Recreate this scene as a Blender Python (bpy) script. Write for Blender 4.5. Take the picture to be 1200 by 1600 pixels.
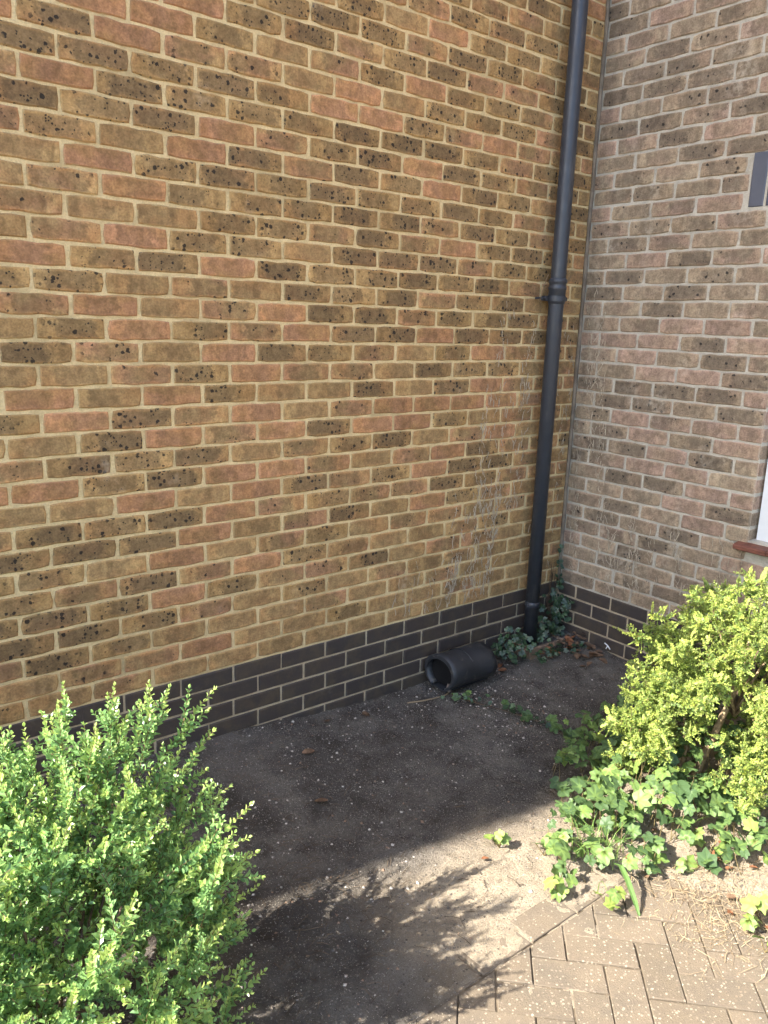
import bpy, math, random
import numpy as np
from mathutils import Vector, Matrix, Euler, noise

for o in list(bpy.data.objects): bpy.data.objects.remove(o)
S = bpy.context.scene
COL = S.collection
random.seed(7)
R = random.Random(11)

# ------------------------------------------------------------------ camera
cam_d = bpy.data.cameras.new('camera'); cam = bpy.data.objects.new('camera', cam_d); COL.objects.link(cam)
yaw, pit, rol = 0.6790, -0.2348, 0.0334
fw = Vector((math.sin(yaw)*math.cos(pit), math.cos(yaw)*math.cos(pit), math.sin(pit)))
rt = Vector((math.cos(yaw), -math.sin(yaw), 0)); up = rt.cross(fw)
r2 = rt*math.cos(rol)+up*math.sin(rol); u2 = -rt*math.sin(rol)+up*math.cos(rol)
m = Matrix.Identity(4)
for i in range(3):
    m[i][0] = r2[i]; m[i][1] = u2[i]; m[i][2] = -fw[i]
CP = Vector((-3.4314, -2.6941, 1.7467))
m.translation = CP
cam.matrix_world = m
cam_d.sensor_fit = 'VERTICAL'; cam_d.sensor_height = 24; cam_d.lens = 1252.07/1600*24
cam_d.clip_start = 0.02; cam_d.clip_end = 2000
S.camera = cam

def project(p):          # picture position (1200 x 1600) of a world point, only used to rank pieces by size
    d = Vector(p)-CP; z = d.dot(fw)
    if z < 0.05: return None
    return 600+1252*d.dot(r2)/z, 800-1252*d.dot(u2)/z, z

# ------------------------------------------------------------------ light
SUN_EL = math.radians(40.5); SUN_AZ = Vector((-0.985, 0.172))
W = bpy.data.worlds.new('World'); S.world = W; W.use_nodes = True
nt = W.node_tree; bg = nt.nodes['Background']
sky = nt.nodes.new('ShaderNodeTexSky'); sky.sky_type = 'NISHITA'; sky.sun_disc = False
sky.sun_elevation = SUN_EL; sky.sun_rotation = math.atan2(SUN_AZ.x, SUN_AZ.y)
sky.air_density = 1.0; sky.dust_density = 1.5; sky.ozone_density = 1.0
nt.links.new(sky.outputs[0], bg.inputs[0]); bg.inputs[1].default_value = 0.125
sd = bpy.data.lights.new('sun', 'SUN'); so = bpy.data.objects.new('sun', sd); COL.objects.link(so)
sd.energy = 4.3; sd.angle = math.radians(0.53); sd.color = (1.0, 0.93, 0.82)
tosun = Vector((SUN_AZ.x*math.cos(SUN_EL), SUN_AZ.y*math.cos(SUN_EL), math.sin(SUN_EL)))
so.rotation_euler = tosun.to_track_quat('Z', 'Y').to_euler()
S.view_settings.view_transform = 'Standard'; S.view_settings.look = 'None'
S.view_settings.exposure = 2.08; S.view_settings.gamma = 1.0; S.view_settings.use_curve_mapping = False
S.render.engine = 'CYCLES'
S.cycles.use_denoising = True
S.cycles.max_bounces = 4; S.cycles.diffuse_bounces = 3; S.cycles.glossy_bounces = 2; S.cycles.transmission_bounces = 2; S.cycles.use_adaptive_sampling = True; S.cycles.adaptive_threshold = .03; S.cycles.transparent_max_bounces = 8
S.cycles.sample_clamp_indirect = 6

# ------------------------------------------------------------------ helpers
def tag(o, label=None, cat=None, group=None, kind=None):
    if label: o['label'] = label
    if cat: o['category'] = cat
    if group: o['group'] = group
    if kind: o['kind'] = kind
    return o
def empty(name, loc=(0, 0, 0)):
    o = bpy.data.objects.new(name, None); COL.objects.link(o); o.location = loc; o.empty_display_size = .05
    return o
def link(name, me, parent=None, loc=None, rot=None, mat=None):
    o = bpy.data.objects.new(name, me); COL.objects.link(o)
    if parent: o.parent = parent
    if loc is not None: o.location = loc
    if rot is not None: o.rotation_euler = rot
    if mat is not None:
        if not me.materials: me.materials.append(None)
        o.material_slots[0].link = 'OBJECT'; o.material_slots[0].material = mat
    return o
class MB:                               # mesh builder
    def __init__(s): s.v = []; s.f = []; s.mi = []; s.c = []
    def add(s, vs, fs, mi=0, col=None):
        b = len(s.v); s.v.extend([tuple(v) for v in vs])
        for f in fs: s.f.append(tuple(b+i for i in f)); s.mi.append(mi)
        if col is not None: s.c.extend([col]*len(vs))
        return s
    def box(s, a, b, mi=0):
        (x0, y0, z0), (x1, y1, z1) = a, b
        vs = [(x0,y0,z0),(x1,y0,z0),(x1,y1,z0),(x0,y1,z0),(x0,y0,z1),(x1,y0,z1),(x1,y1,z1),(x0,y1,z1)]
        return s.add(vs, [(0,3,2,1),(4,5,6,7),(0,1,5,4),(1,2,6,5),(2,3,7,6),(3,0,4,7)], mi)
    def tube(s, pts, rads, n=6, mi=0, caps=True, col=None):
        pts = [Vector(p) for p in pts]; vs = []; fs = []; k = len(pts)
        ref = None
        for i, p in enumerate(pts):
            t = (pts[min(i+1, k-1)]-pts[max(i-1, 0)])
            if t.length < 1e-9: t = Vector((0, 0, 1))
            t.normalize()
            if ref is None: ref = t.orthogonal().normalized()
            a = (ref-t*ref.dot(t))
            a = a.normalized() if a.length > 1e-6 else t.orthogonal().normalized()
            ref = a; b = t.cross(a); r = rads[i] if hasattr(rads, '__len__') else rads
            for j in range(n):
                q = 2*math.pi*j/n; vs.append(p+a*(r*math.cos(q))+b*(r*math.sin(q)))
        for i in range(k-1):
            for j in range(n):
                j2 = (j+1) % n; fs.append((i*n+j, i*n+j2, (i+1)*n+j2, (i+1)*n+j))
        if caps: fs.append(tuple(range(n-1, -1, -1))); fs.append(tuple(range((k-1)*n, k*n)))
        return s.add(vs, fs, mi, col)
    def lathe(s, prof, c, n=24, mi=0):   # prof: (radius, z) list round the vertical through c
        vs = []; fs = []; k = len(prof)
        for r, z in prof:
            for j in range(n):
                q = 2*math.pi*j/n; vs.append((c[0]+r*math.cos(q), c[1]+r*math.sin(q), c[2]+z))
        for i in range(k-1):
            for j in range(n):
                j2 = (j+1) % n; fs.append((i*n+j, i*n+j2, (i+1)*n+j2, (i+1)*n+j))
        return s.add(vs, fs, mi)
    def mesh(s, name, mats=(), smooth=False, shift=None):
        me = bpy.data.meshes.new(name); me.from_pydata(s.v, [], s.f)
        for x in mats: me.materials.append(x)
        if len(mats) > 1: me.polygons.foreach_set('material_index', s.mi)
        if smooth: me.polygons.foreach_set('use_smooth', [True]*len(s.f))
        if s.c and len(s.c) == len(s.v):
            at = me.color_attributes.new('tint', 'FLOAT_COLOR', 'POINT')
            at.data.foreach_set('color', np.array(s.c, dtype=np.float32).ravel())
        me.update(); return me
    def obj(s, name, mats, parent=None, smooth=False, loc=None):
        return link(name, s.mesh(name, mats if isinstance(mats, (list, tuple)) else [mats], smooth), parent, loc)

# ------------------------------------------------------------------ material helpers
class NT:
    def __init__(s, name):
        s.m = bpy.data.materials.new(name); s.m.use_nodes = True; s.t = s.m.node_tree; s.n = s.t.nodes
        s.b = s.n['Principled BSDF']; s.geo = s.n.new('ShaderNodeNewGeometry'); s.pos = s.geo.outputs['Position']
    def L(s, a, b): s.t.links.new(a, b)
    def put(s, sock, v):
        if isinstance(v, bpy.types.NodeSocket): s.L(v, sock)
        elif isinstance(v, tuple) and len(v) == 3 and sock.type == 'RGBA': sock.default_value = (*v, 1)
        else: sock.default_value = v
    def noise(s, scale, detail=4, rough=.55, vec=None, dist=0.0):
        x = s.n.new('ShaderNodeTexNoise'); s.L(vec or s.pos, x.inputs['Vector'])
        x.inputs['Scale'].default_value = scale; x.inputs['Detail'].default_value = detail
        x.inputs['Roughness'].default_value = rough; x.inputs['Distortion'].default_value = dist
        return x.outputs['Fac']
    def vor(s, scale, vec=None, feature='F1'):
        x = s.n.new('ShaderNodeTexVoronoi'); x.feature = feature; s.L(vec or s.pos, x.inputs['Vector'])
        x.inputs['Scale'].default_value = scale
        return x.outputs['Distance'], x.outputs['Color']
    def ramp(s, v, a, b, lo=0.0, hi=1.0):
        x = s.n.new('ShaderNodeMapRange'); x.interpolation_type = 'SMOOTHSTEP'
        s.put(x.inputs[0], v); s.put(x.inputs[1], a); s.put(x.inputs[2], b); s.put(x.inputs[3], lo); s.put(x.inputs[4], hi)
        return x.outputs[0]
    def mth(s, op, a, b=0.0):
        x = s.n.new('ShaderNodeMath'); x.operation = op; s.put(x.inputs[0], a); s.put(x.inputs[1], b); return x.outputs[0]
    def mix(s, f, a, b, mode='MIX'):
        x = s.n.new('ShaderNodeMix'); x.data_type = 'RGBA'; x.blend_type = mode
        s.put(x.inputs[0], f); s.put(x.inputs[6], a); s.put(x.inputs[7], b); return x.outputs[2]
    def rnd(s):
        oi = s.n.new('ShaderNodeObjectInfo')
        return s.mth('FRACT', s.mth('ADD', s.mth('MULTIPLY', oi.outputs['Random'], 7.31), s.mth('MULTIPLY', s.geo.outputs['Random Per Island'], 5.17)))
    def scalevec(s, v):
        x = s.n.new('ShaderNodeVectorMath'); x.operation = 'MULTIPLY'; s.L(s.pos, x.inputs[0]); x.inputs[1].default_value = v; return x.outputs[0]
    def sep(s, vec):
        x = s.n.new('ShaderNodeSeparateXYZ'); s.L(vec, x.inputs[0]); return x.outputs
    def bump(s, h, strength, dist):
        x = s.n.new('ShaderNodeBump'); x.inputs['Strength'].default_value = strength; x.inputs['Distance'].default_value = dist
        s.L(h, x.inputs['Height']); s.L(x.outputs[0], s.b.inputs['Normal'])
    def out(s, col, rough=.8, spec=.3, metal=0.0):
        s.put(s.b.inputs['Base Color'], col); s.put(s.b.inputs['Roughness'], rough)
        s.b.inputs['Specular IOR Level'].default_value = spec; s.b.inputs['Metallic'].default_value = metal
        return s.m

def brick_mat(name, ca, cb, cc, dark=0.0, spots=0.0, pale=0.0, smear=(.5, .38, .22), sat=1.0):
    k = NT(name); r = k.rnd()
    uvn = k.n.new('ShaderNodeUVMap'); uvn.uv_map = 'face'; uv = k.sep(uvn.outputs[0])
    big = k.noise(11, 2, .6); fine = k.noise(140, 2, .6); mid = k.noise(34, 3, .65)
    col = k.mix(k.ramp(big, .36, .66), ca, cb)
    col = k.mix(k.ramp(k.noise(6.5, 2, .5, k.scalevec((1, 1, 1.6))), .46, .66, 0, .85), col, cc)
    band = k.noise(1.0, 2, .6, k.scalevec((26, 26, 5)))
    col = k.mix(k.ramp(band, .42, .70, 0, .55), col, tuple(c*.72 for c in cb))
    # fired kiss mark: a dark field off the brick's middle with a soft edge
    r2_ = k.mth('FRACT', k.mth('MULTIPLY', r, 13.7)); r3_ = k.mth('FRACT', k.mth('MULTIPLY', r, 37.3))
    cx = k.mth('ADD', .28, k.mth('MULTIPLY', r2_, .44)); hwid = k.mth('ADD', .12+.22*dark, k.mth('MULTIPLY', r3_, .16))
    ed = k.mth('SUBTRACT', k.mth('ABSOLUTE', k.mth('SUBTRACT', uv[0], cx)), hwid)
    ed = k.mth('ADD', ed, k.mth('MULTIPLY', k.mth('SUBTRACT', mid, .5), .45))
    ev = k.mth('ADD', k.mth('ABSOLUTE', k.mth('SUBTRACT', uv[1], .52)), k.mth('MULTIPLY', k.mth('SUBTRACT', big, .5), .45))
    pm = k.mth('MULTIPLY', k.ramp(ed, .10, -.08), k.ramp(ev, .46, .30))
    col = k.mix(k.mth('MULTIPLY', pm, .12+.60*dark), col, (.125, .088, .052))
    sm = None
    if spots > 0:
        wv = k.n.new('ShaderNodeTexNoise'); k.L(k.pos, wv.inputs['Vector']); wv.inputs['Scale'].default_value = 110; wv.inputs['Detail'].default_value = 1
        wa = k.n.new('ShaderNodeVectorMath'); wa.operation = 'MULTIPLY_ADD'; k.L(wv.outputs['Color'], wa.inputs[0]); wa.inputs[1].default_value = (.009, .009, .009); k.L(k.pos, wa.inputs[2])
        d, c = k.vor(52, wa.outputs[0]); cs = k.sep(c)
        sp = k.ramp(k.mth('SUBTRACT', d, k.ramp(cs[0], .3, 1.0, -.05, .40)), .07, -.05)
        d2, c2 = k.vor(105, wa.outputs[0]); sp = k.mth('MAXIMUM', sp, k.ramp(k.mth('SUBTRACT', d2, k.ramp(k.sep(c2)[0], .5, 1.0, -.1, .36)), .08, -.06))
        far = k.ramp(ed, .30, .02)
        sm = k.mth('MULTIPLY', sp, k.mth('MULTIPLY', far, k.ramp(k.noise(16, 1, .6), .52-.2*spots, .60-.2*spots)))
        col = k.mix(k.mth('MULTIPLY', sm, .9), col, (.016, .015, .015))
    val = k.mth('ADD', k.mth('MULTIPLY', r3_, .30), .84)
    val = k.mth('MULTIPLY', val, k.mth('MULTIPLY', k.ramp(fine, .25, .75, .82, 1.18), k.ramp(mid, .3, .7, .78, 1.2)))
    hs = k.n.new('ShaderNodeHueSaturation'); k.L(val, hs.inputs['Value']); k.L(col, hs.inputs['Color']); hs.inputs['Saturation'].default_value = sat
    # lime bloom and smears of mortar left on the arrises
    eff = k.mth('MULTIPLY', k.ramp(k.noise(5, 3, .7, k.scalevec((1, 1, .6))), .60-.09*pale, .80), k.ramp(mid, .35, .7))
    col = k.mix(k.mth('MULTIPLY', eff, .4+.35*pale), hs.outputs[0], (.52, .46, .37))
    edge = k.mth('MINIMUM', k.mth('MULTIPLY', k.mth('MINIMUM', uv[0], k.mth('SUBTRACT', 1.0, uv[0])), 3.3), k.mth('MINIMUM', uv[1], k.mth('SUBTRACT', 1.0, uv[1])))
    em = k.ramp(k.mth('ADD', edge, k.mth('MULTIPLY', k.mth('SUBTRACT', k.mth('ADD', k.mth('MULTIPLY', mid, .6), k.mth('MULTIPLY', fine, .4)), .5), .40)), .09, -.03)
    col = k.mix(k.mth('MULTIPLY', em, k.ramp(r2_, .4, 1.0, .2, .8)), col, smear)
    h = k.noise(70, 4, .75)
    k.bump(h, .7, .005)
    return k.out(col, .88, .25)
BUFF, BROWN, RED = (.425, .280, .125), (.345, .212, .095), (.435, .228, .125)
def brick_set(sfx, sc=(1, 1, 1), pale=0.0, smear=(.60, .46, .24), sat=1.0):
    t = lambda c: tuple(a*b for a, b in zip(c, sc))
    A = dict(pale=pale, smear=smear, sat=sat)
    return {'b': brick_mat('brick_buff'+sfx, t(BUFF), t(BROWN), t((.39, .22, .095)), .35, 0, **A),
            'm': brick_mat('brick_mixed'+sfx, t(BUFF), t((.39, .215, .095)), t(RED), .6, .12, **A),
            'r': brick_mat('brick_red'+sfx, t(RED), t((.43, .225, .105)), t((.38, .22, .095)), .28, 0, **A),
            's': brick_mat('brick_spotted'+sfx, t(BUFF), t((.35, .215, .088)), t((.37, .21, .088)), .6, .75, **A),
            'd': brick_mat('brick_dark'+sfx, t((.36, .23, .10)), t((.29, .18, .08)), t((.34, .19, .085)), .8, 1.0, **A)}
MB_L = brick_set('', (1, 1, 1), 0.0)
MB_R = brick_set('_shade_grey', (.90, .92, .93), 1.0, (.47, .43, .36), .68)  # same bricks greyed: the window wall's cooler shade put into the colour
def eng_mat():
    k = NT('blue_engineering_brick'); r = k.rnd()
    col = k.mix(k.noise(14, 3), (.046, .036, .033), (.068, .053, .046))
    col = k.mix(k.mth('MULTIPLY', r, .6), col, (.040, .036, .037))
    z = k.sep(k.pos)[2]
    dirt = k.mth('MULTIPLY', k.ramp(k.noise(9, 5, .7), .42, .68), .8)
    col = k.mix(dirt, col, (.085, .066, .045))
    col = k.mix(k.ramp(k.noise(6, 5, .75, k.scalevec((1, 1, .7))), .60, .82, 0, .6), col, (.20, .175, .135))
    k.bump(k.noise(60, 4, .7), .5, .003)
    return k.out(col, .62, .35)
M_ENG = eng_mat()
def mortar_mat(name, c1, c2):
    k = NT(name)
    col = k.mix(k.ramp(k.noise(14, 5, .6), .35, .68), c1, c2)
    col = k.mix(k.ramp(k.noise(3.5, 5, .7), .45, .72, 0, .55), col, tuple(c*.62 for c in c2))
    col = k.mix(k.ramp(k.noise(160, 2, .7), .35, .8, 0, .35), col, (.28, .21, .12))
    k.bump(k.noise(90, 4, .75), .9, .005)
    return k.out(col, .95, .1)
M_MORT_L = mortar_mat('mortar_cream', (.74, .59, .335), (.63, .495, .275))
M_MORT_R = mortar_mat('mortar_shade_grey', (.55, .515, .44), (.45, .42, .36))  # greyer twin of the cream mortar, shade of the window wall painted in
def simple(name, col, rough=.6, spec=.4, metal=0.0, var=.25, nscale=20, bump=0.0, bscale=80, col2=None):
    k = NT(name)
    c2 = col2 or tuple(c*(1-var) for c in col)
    c = k.mix(k.ramp(k.noise(nscale, 4), .35, .65), col, c2)
    if bump: k.bump(k.noise(bscale, 4), bump, .003)
    return k.out(c, rough, spec, metal)
M_MORT_B = mortar_mat('mortar_base', (.50, .42, .30), (.40, .335, .24))
M_SEAL = simple('corner_sealant', (.23, .19, .145), .8, .2, 0, .4, 12, .4)

# ------------------------------------------------------------------ bricks
RW = 0.075; BL = 0.225; NB = 2
def zrow(r): return (24.5-r)*RW
def brick_outline(rr, w, h, wob=.0022, rad=.005):
    pts = []
    n1 = 5 if w > .12 else 3
    hw, hh = w/2, h/2
    def j(a): return rr.uniform(-a, a)
    for i in range(n1+1):
        t = i/n1; pts.append((-hw+w*t, -hh, 0 if 0 < i < n1 else 1, -1 if i == 0 else 1, -1))
    pts.append((hw, 0, 0, 1, 0))
    for i in range(n1+1):
        t = i/n1; pts.append((hw-w*t, hh, 0 if 0 < i < n1 else 1, 1 if i == 0 else -1, 1))
    pts.append((-hw, 0, 0, -1, 0))
    res = []
    for x, y, corner, sx, sy in pts:
        if corner:
            c = rad*rr.uniform(.5, 1.7); x -= sx*c*.45; y -= sy*c*.45
        res.append((x+j(wob), y+j(wob)))
    return res
def brick_geo(rr, w, h, wob=.0022, rad=.005, depth=.02):
    o = brick_outline(rr, w, h, wob, rad); n = len(o)
    vs = []; fs = []
    for x, z in o: vs.append((x, depth, z))
    for x, z in o: vs.append((x, .0035, z))
    for x, z in o:
        s1 = 1-.0045/(w/2); s2 = 1-.0045/(h/2); vs.append((x*s1+rr.uniform(-.0007, .0007), rr.uniform(-.0009, .0006), z*s2))
    for a in (0, n):
        for i in range(n):
            i2 = (i+1) % n; fs.append((a+i, a+i2, a+n+i2, a+n+i))
    fs.append(tuple(range(2*n, 3*n)))
    return vs, fs
vr = random.Random(3)
def variants(w, h, k, wob, rad):
    return [brick_geo(vr, w, h, wob, rad) for _ in range(k)]
V_FULL = variants(.2165, .0663, 14, .0026, .0055)
V_ENG = variants(.2165, .0665, 5, .0005, .0018)
def uv_of(vs):
    xs = [v[0] for v in vs]; zs = [v[2] for v in vs]; x0, x1, z0, z1 = min(xs), max(xs), min(zs), max(zs)
    return [((v[0]-x0)/(x1-x0), (v[2]-z0)/(z1-z0)) for v in vs]
def face_uv(me, lists):
    uv = np.array([p for l in lists for p in l], dtype=np.float32)
    li = np.empty(len(me.loops), dtype=np.int32); me.loops.foreach_get('vertex_index', li)
    me.uv_layers.new(name='face').data.foreach_set('uv', uv[li].ravel())
def geo_mesh(g, name, mat):
    me = bpy.data.meshes.new(name); me.from_pydata(g[0], [], g[1]); me.materials.append(mat); face_uv(me, [uv_of(g[0])]); me.update(); return me
ME_FULL = [geo_mesh(g, 'brick_face', MB_L['b']) for g in V_FULL]
ME_ENG = [geo_mesh(g, 'engineering_brick_face', M_ENG) for g in V_ENG]

# kinds of the bricks read off the photograph: row -> (first column, letters)
KIND = {0: (-1, 'ssbmbdsdmsdbm'), 1: (-.5, 'mrbmrddmssdm'), 2: (-1, 'bsrsmrddrdddm'), 3: (-.5, 'dmbrdsmbsrmm'),
 4: (-1, 'bbmsrmmbdssbm'), 5: (-.5, 'rbrsbbdbdrmm'), 6: (-1, 'srdmrbmrrrrmb'), 7: (-.5, 'bdrmrdrrsbmm'), 8: (-1, 'mdsdbmsdbmrbm'),
 9: (-.5, 'rsdrrmbmrdmm'), 10: (-1, 'bbrbrdmsrddmb'), 11: (-.5, 'dsdrmsmmdsmm'), 12: (-1, 'dddrbmdbrsmbm'), 13: (-.5, 'sbrbmsbmmbmm'),
 14: (-1, 'smdmrsmbbmsbb'), 15: (-.5, 'dsrsmmdbmmbb'), 16: (-1, 'ddsmbsbmbmbbb'), 17: (-.5, 'dsbbbmbbmbbb'), 18: (-1, 'bmmrbbsbbmbbb'), 19: (-.5, 'bmbbbbbbbbbb'),
 -1: (-.5, 'rsdrdssdsdmm'), -2: (-1, 'bmrssbdddmssm'), -3: (-.5, 'mbbssmdmrsds'), -4: (-1, 'bmrsssddmdsms'), -5: (-.5, 'brsdsdssdsmd'),
 -6: (-1, 'msbrdmdsrdsmd'), -7: (-.5, 'dsdrmsdrdsmd'), -8: (-1, 'mrdsssdddsmsd'), -9: (-.5, 'ddsdsrrsmrmm'), -10: (-1, 'rdrmmbrbsssmd'),
 -11: (-.5, 'brrsbmsrssmd'), -12: (-1, 'dmrrsdmsdmmsd'), -13: (-.5, 'rsdmsdsmdsmd')}
KIND_R = {-15: 'mdsmd', -14: 'mdsdb', -13: 'dddsd', -12: 'bsdmr', -11: 'ddmdm', -10: 'mdrdr', -9: 'sbmdr', -8: 'sbsbs', -7: 'ssbds',
 -6: 'smrsb', -5: 'mssmb', -4: 'mmbss', -3: 'brdmr', -2: 'bbsbm', -1: 'dbmbb', 0: 'bdbmr', 1: 'bmrrm', 2: 'rrdrm', 3: 'mrbdm', 4: 'brrdr',
 5: 'mdddr', 6: 'ddsdr', 7: 'srmrr', 8: 'mrsrm', 9: 'ddrdb', 10: 'mrrbd', 11: 'bmdrr', 12: 'bbrdr', 13: 'mbbrb', 14: 'mbdbm', 15: 'mmdbr', 16: 'bmbbd', 17: 'bdbmb', 18: 'bsdbm', 19: 'bsbbb'}
def kind_left(row, idx):
    if row in KIND:
        a, s = KIND[row]; i = int(round(idx-a))
        if 0 <= i < len(s): return s[i]
    return R.choices('bmrsd', (24, 22, 16, 22, 16))[0]
def kind_right(row, i):
    if row in KIND_R and 0 <= i < 5:
        c = KIND_R[row][i]
        return 'd' if (c in 'bm' and R.random() < .22) else c
    return R.choices('bmrsd', (22, 24, 18, 16, 20))[0]

ROWS = range(-83, 26)            # row 24 sits at ground level, row -83 near 8 m
def wall_bricks(root, side, length, off, rmin, openings, limit, kindf, mats, frame_margin):
    """side 'L': runs along x in the plane y=0; side 'R': runs along y in the plane x=0"""
    items = []
    for row in range(rmin, 26):
        z = zrow(row); par = row % 2
        i0 = int(length/BL)+3
        for n in range(-3, i0):
            # distance from the inner corner of the brick's two ends
            if side == 'L': idx = 12-n+(.5 if par else 0); c = -(off+(idx+.5)*BL)    # off+idx*BL is x of left joint
            else: idx = n-2+(.5 if par else 0); c = off+(idx+.5)*BL
            a, b = c-BL/2+.005, c+BL/2-.005
            if side == 'L' and row <= 19: pass
            a2, b2 = max(a, .006), min(b, length)
            if b2-a2 < .02: continue
            for (oa, ob, oz0, oz1) in openings:
                if oz0 < z < oz1:
                    if a2 >= oa-.03 and b2 <= ob+.03: a2 = b2 = 0
                    elif a2 < oa < b2: b2 = oa
                    elif a2 < ob < b2: a2 = ob
            if b2-a2 < .02: continue
            items.append([row, idx, a2, b2, z, n])
    tr = random.Random(5)
    scored = []
    for it in items:
        row, idx, a, b, z, n = it; c = (a+b)/2
        p = (-c, 0, z) if side == 'L' else (0, -c, z)
        q = project(p)
        sc = 0
        if q and -frame_margin < q[0] < 1200+frame_margin and -frame_margin < q[1] < 1600: sc = 1/q[2]**2
        scored.append(sc)
    order = sorted(range(len(items)), key=lambda i: -scored[i])
    chosen = set([i for i in order if scored[i] > 0][:limit])
    uvs = []
    big = MB(); mlist = [mats[k] for k in 'bmrsd']+[M_ENG]; midx = {k: i for i, k in enumerate('bmrsd')}
    for i, (row, idx, a, b, z, n) in enumerate(items):
        eng = row >= 20
        full = b-a > .2
        kd = kindf(row, idx if side == 'L' else int(round(idx+1+(.0 if row % 2 == 0 else .5))))
        c = (a+b)/2; w = b-a
        dx, dz, dp = tr.uniform(-.0015, .0015), tr.uniform(-.0012, .0012), tr.uniform(-.0014, .0014)
        tilt = tr.uniform(-.006, .006) if not eng else tr.uniform(-.002, .002)
        flip = math.pi if tr.random() < .5 else 0
        vi = tr.randrange(5 if eng else 14)
        if side == 'L': loc = (-c+dx, dp, z+dz); rz = 0
        else: loc = (dp, -c+dx, z+dz); rz = -math.pi/2
        if i in chosen:
            if full: me = (ME_ENG if eng else ME_FULL)[vi]
            else: me = geo_mesh(brick_geo(tr, w-.0005, .0663 if not eng else .0665, .0012, .004), 'cut_brick_face', M_ENG if eng else mats['b'])
            link('engineering_brick' if eng else 'brick', me, root, loc, (0, tilt+flip, rz), M_ENG if eng else mats[kd])
        else:
            g = (V_ENG if eng else V_FULL)[vi] if full else brick_geo(tr, w-.0005, .0663, .0012, .004)
            M = Matrix.Translation(loc) @ Euler((0, tilt+flip, rz)).to_matrix().to_4x4()
            uvs.append(uv_of(g[0])); big.add([M @ Vector(v) for v in g[0]], g[1], 5 if eng else midx[kd])
    o = big.obj('brickwork', mlist, root); o['kind'] = 'stuff'; face_uv(o.data, uvs)
    return len(chosen)

LEN_L, H_L = 7.30, 8.0
LEN_R, H_R = 7.0, 6.0
wl = empty('brick_wall', (0, 0, 0))
tag(wl, 'long brown and red speckled brick wall behind the black downpipe, dark brick base', 'wall', 'brick walls of the corner')
mb = MB().box((-LEN_L, .0045, .372), (.32, .32, H_L)); mb.obj('mortar', M_MORT_L, wl)
MB().box((-LEN_L, .0048, -.3), (.32, .32, .372)).obj('base_mortar', M_MORT_B, wl)
# left joints: x = -2.6834 + idx*.225  ->  distance from corner 2.6834 - idx*.225
def wrap_left():
    return wall_bricks(wl, 'L', LEN_L, -2.6834, -81, [], 300, kind_left, MB_L, 30)
WY0, WY1, WZ0, WZ1 = 1.025, 2.30, .845, 2.255      # window opening
SY0 = .815
wr = empty('brick_wall', (0, 0, 0))
tag(wr, 'shade-greyed brick wall with the white window, meeting the long wall at right angles', 'wall', 'brick walls of the corner')
mb = MB()
mb.box((.0045, -WY0, .372), (.32, -.0, H_R)); mb.box((.0045, -LEN_R, .372), (.32, -WY1, H_R))
mb.box((.0045, -WY1, .372), (.32, -WY0, WZ0)); mb.box((.0045, -WY1, WZ1), (.32, -WY0, H_R))
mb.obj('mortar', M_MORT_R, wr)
MB().box((.0048, -LEN_R, -.3), (.32, 0, .372)).obj('base_mortar', M_MORT_B, wr)
nl = wrap_left()
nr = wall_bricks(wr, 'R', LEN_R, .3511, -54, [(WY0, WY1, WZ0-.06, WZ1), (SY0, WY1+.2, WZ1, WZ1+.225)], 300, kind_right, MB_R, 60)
# soldier course of blue bricks over the window
sg = [brick_geo(vr, .0665, .2165, .0006, .002) for _ in range(3)]
sm = [geo_mesh(g, 'soldier_brick_face', M_ENG) for g in sg]
def sold_mat():
    k = NT('blue_soldier_brick')
    c = k.mix(k.noise(20, 4), (.075, .085, .115), (.11, .115, .14)); k.bump(k.noise(90, 4), .3, .0012); return k.out(c, .45, .45)
M_SOLD = sold_mat()
i = 0; y = SY0+.006
while y+.0665 < WY1+.2:
    link('soldier_brick', sm[i % 3], wr, (R.uniform(-.001, .001), -(y+.033), WZ1+.006+.108), (0, 0, -math.pi/2), M_SOLD); y += .0765; i += 1
# jamb bricks in the window's reveal
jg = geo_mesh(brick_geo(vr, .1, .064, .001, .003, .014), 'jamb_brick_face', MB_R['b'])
for row in range(-5, 14):
    z = zrow(row)
    if WZ0 < z < WZ1:
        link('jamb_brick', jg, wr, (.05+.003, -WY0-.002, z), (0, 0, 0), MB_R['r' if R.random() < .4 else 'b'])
# sealant strip in the inner corner
mb = MB(); pz = 0.36; pts = []
while pz < H_R: pts.append((-.006+R.uniform(-.002, .002), -.007+R.uniform(-.002, .002), pz)); pz += .09
mb.tube(pts, [R.uniform(.0085, .0115) for _ in pts], 8); mb.obj('sealant_strip', M_SEAL, wr, True)

# window
M_WHITE = simple('white_window_frame', (.72, .74, .76), .35, .5, 0, .05)
M_TILE = simple('red_brown_sill_tile', (.20, .075, .05), .55, .4, 0, .35, 25, .3)
def glass_mat():
    k = NT('window_glass'); c = k.mix(k.noise(2, 2), (.02, .025, .03), (.04, .045, .05)); return k.out(c, .04, .6)
win = MB()
FX0, FX1 = .055, .12
wf = [((FX0, -WY1, WZ0), (FX1, -WY0-.012, WZ0+.075)), ((FX0, -WY1, WZ1-.07), (FX1, -WY0-.012, WZ1)),
      ((FX0, -WY0-.080, WZ0+.075), (FX1, -WY0-.012, WZ1-.07)), ((FX0, -WY1, WZ0+.075), (FX1, -WY1+.07, WZ1-.07)), ((FX0, -1.70, WZ0+.075), (FX1, -1.63, WZ1-.07))]
win.box(*wf[0])
wo = win.obj('window', M_WHITE, wr)
for a, b in wf[1:]: MB().box(a, b).obj('frame', M_WHITE, wo)
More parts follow.
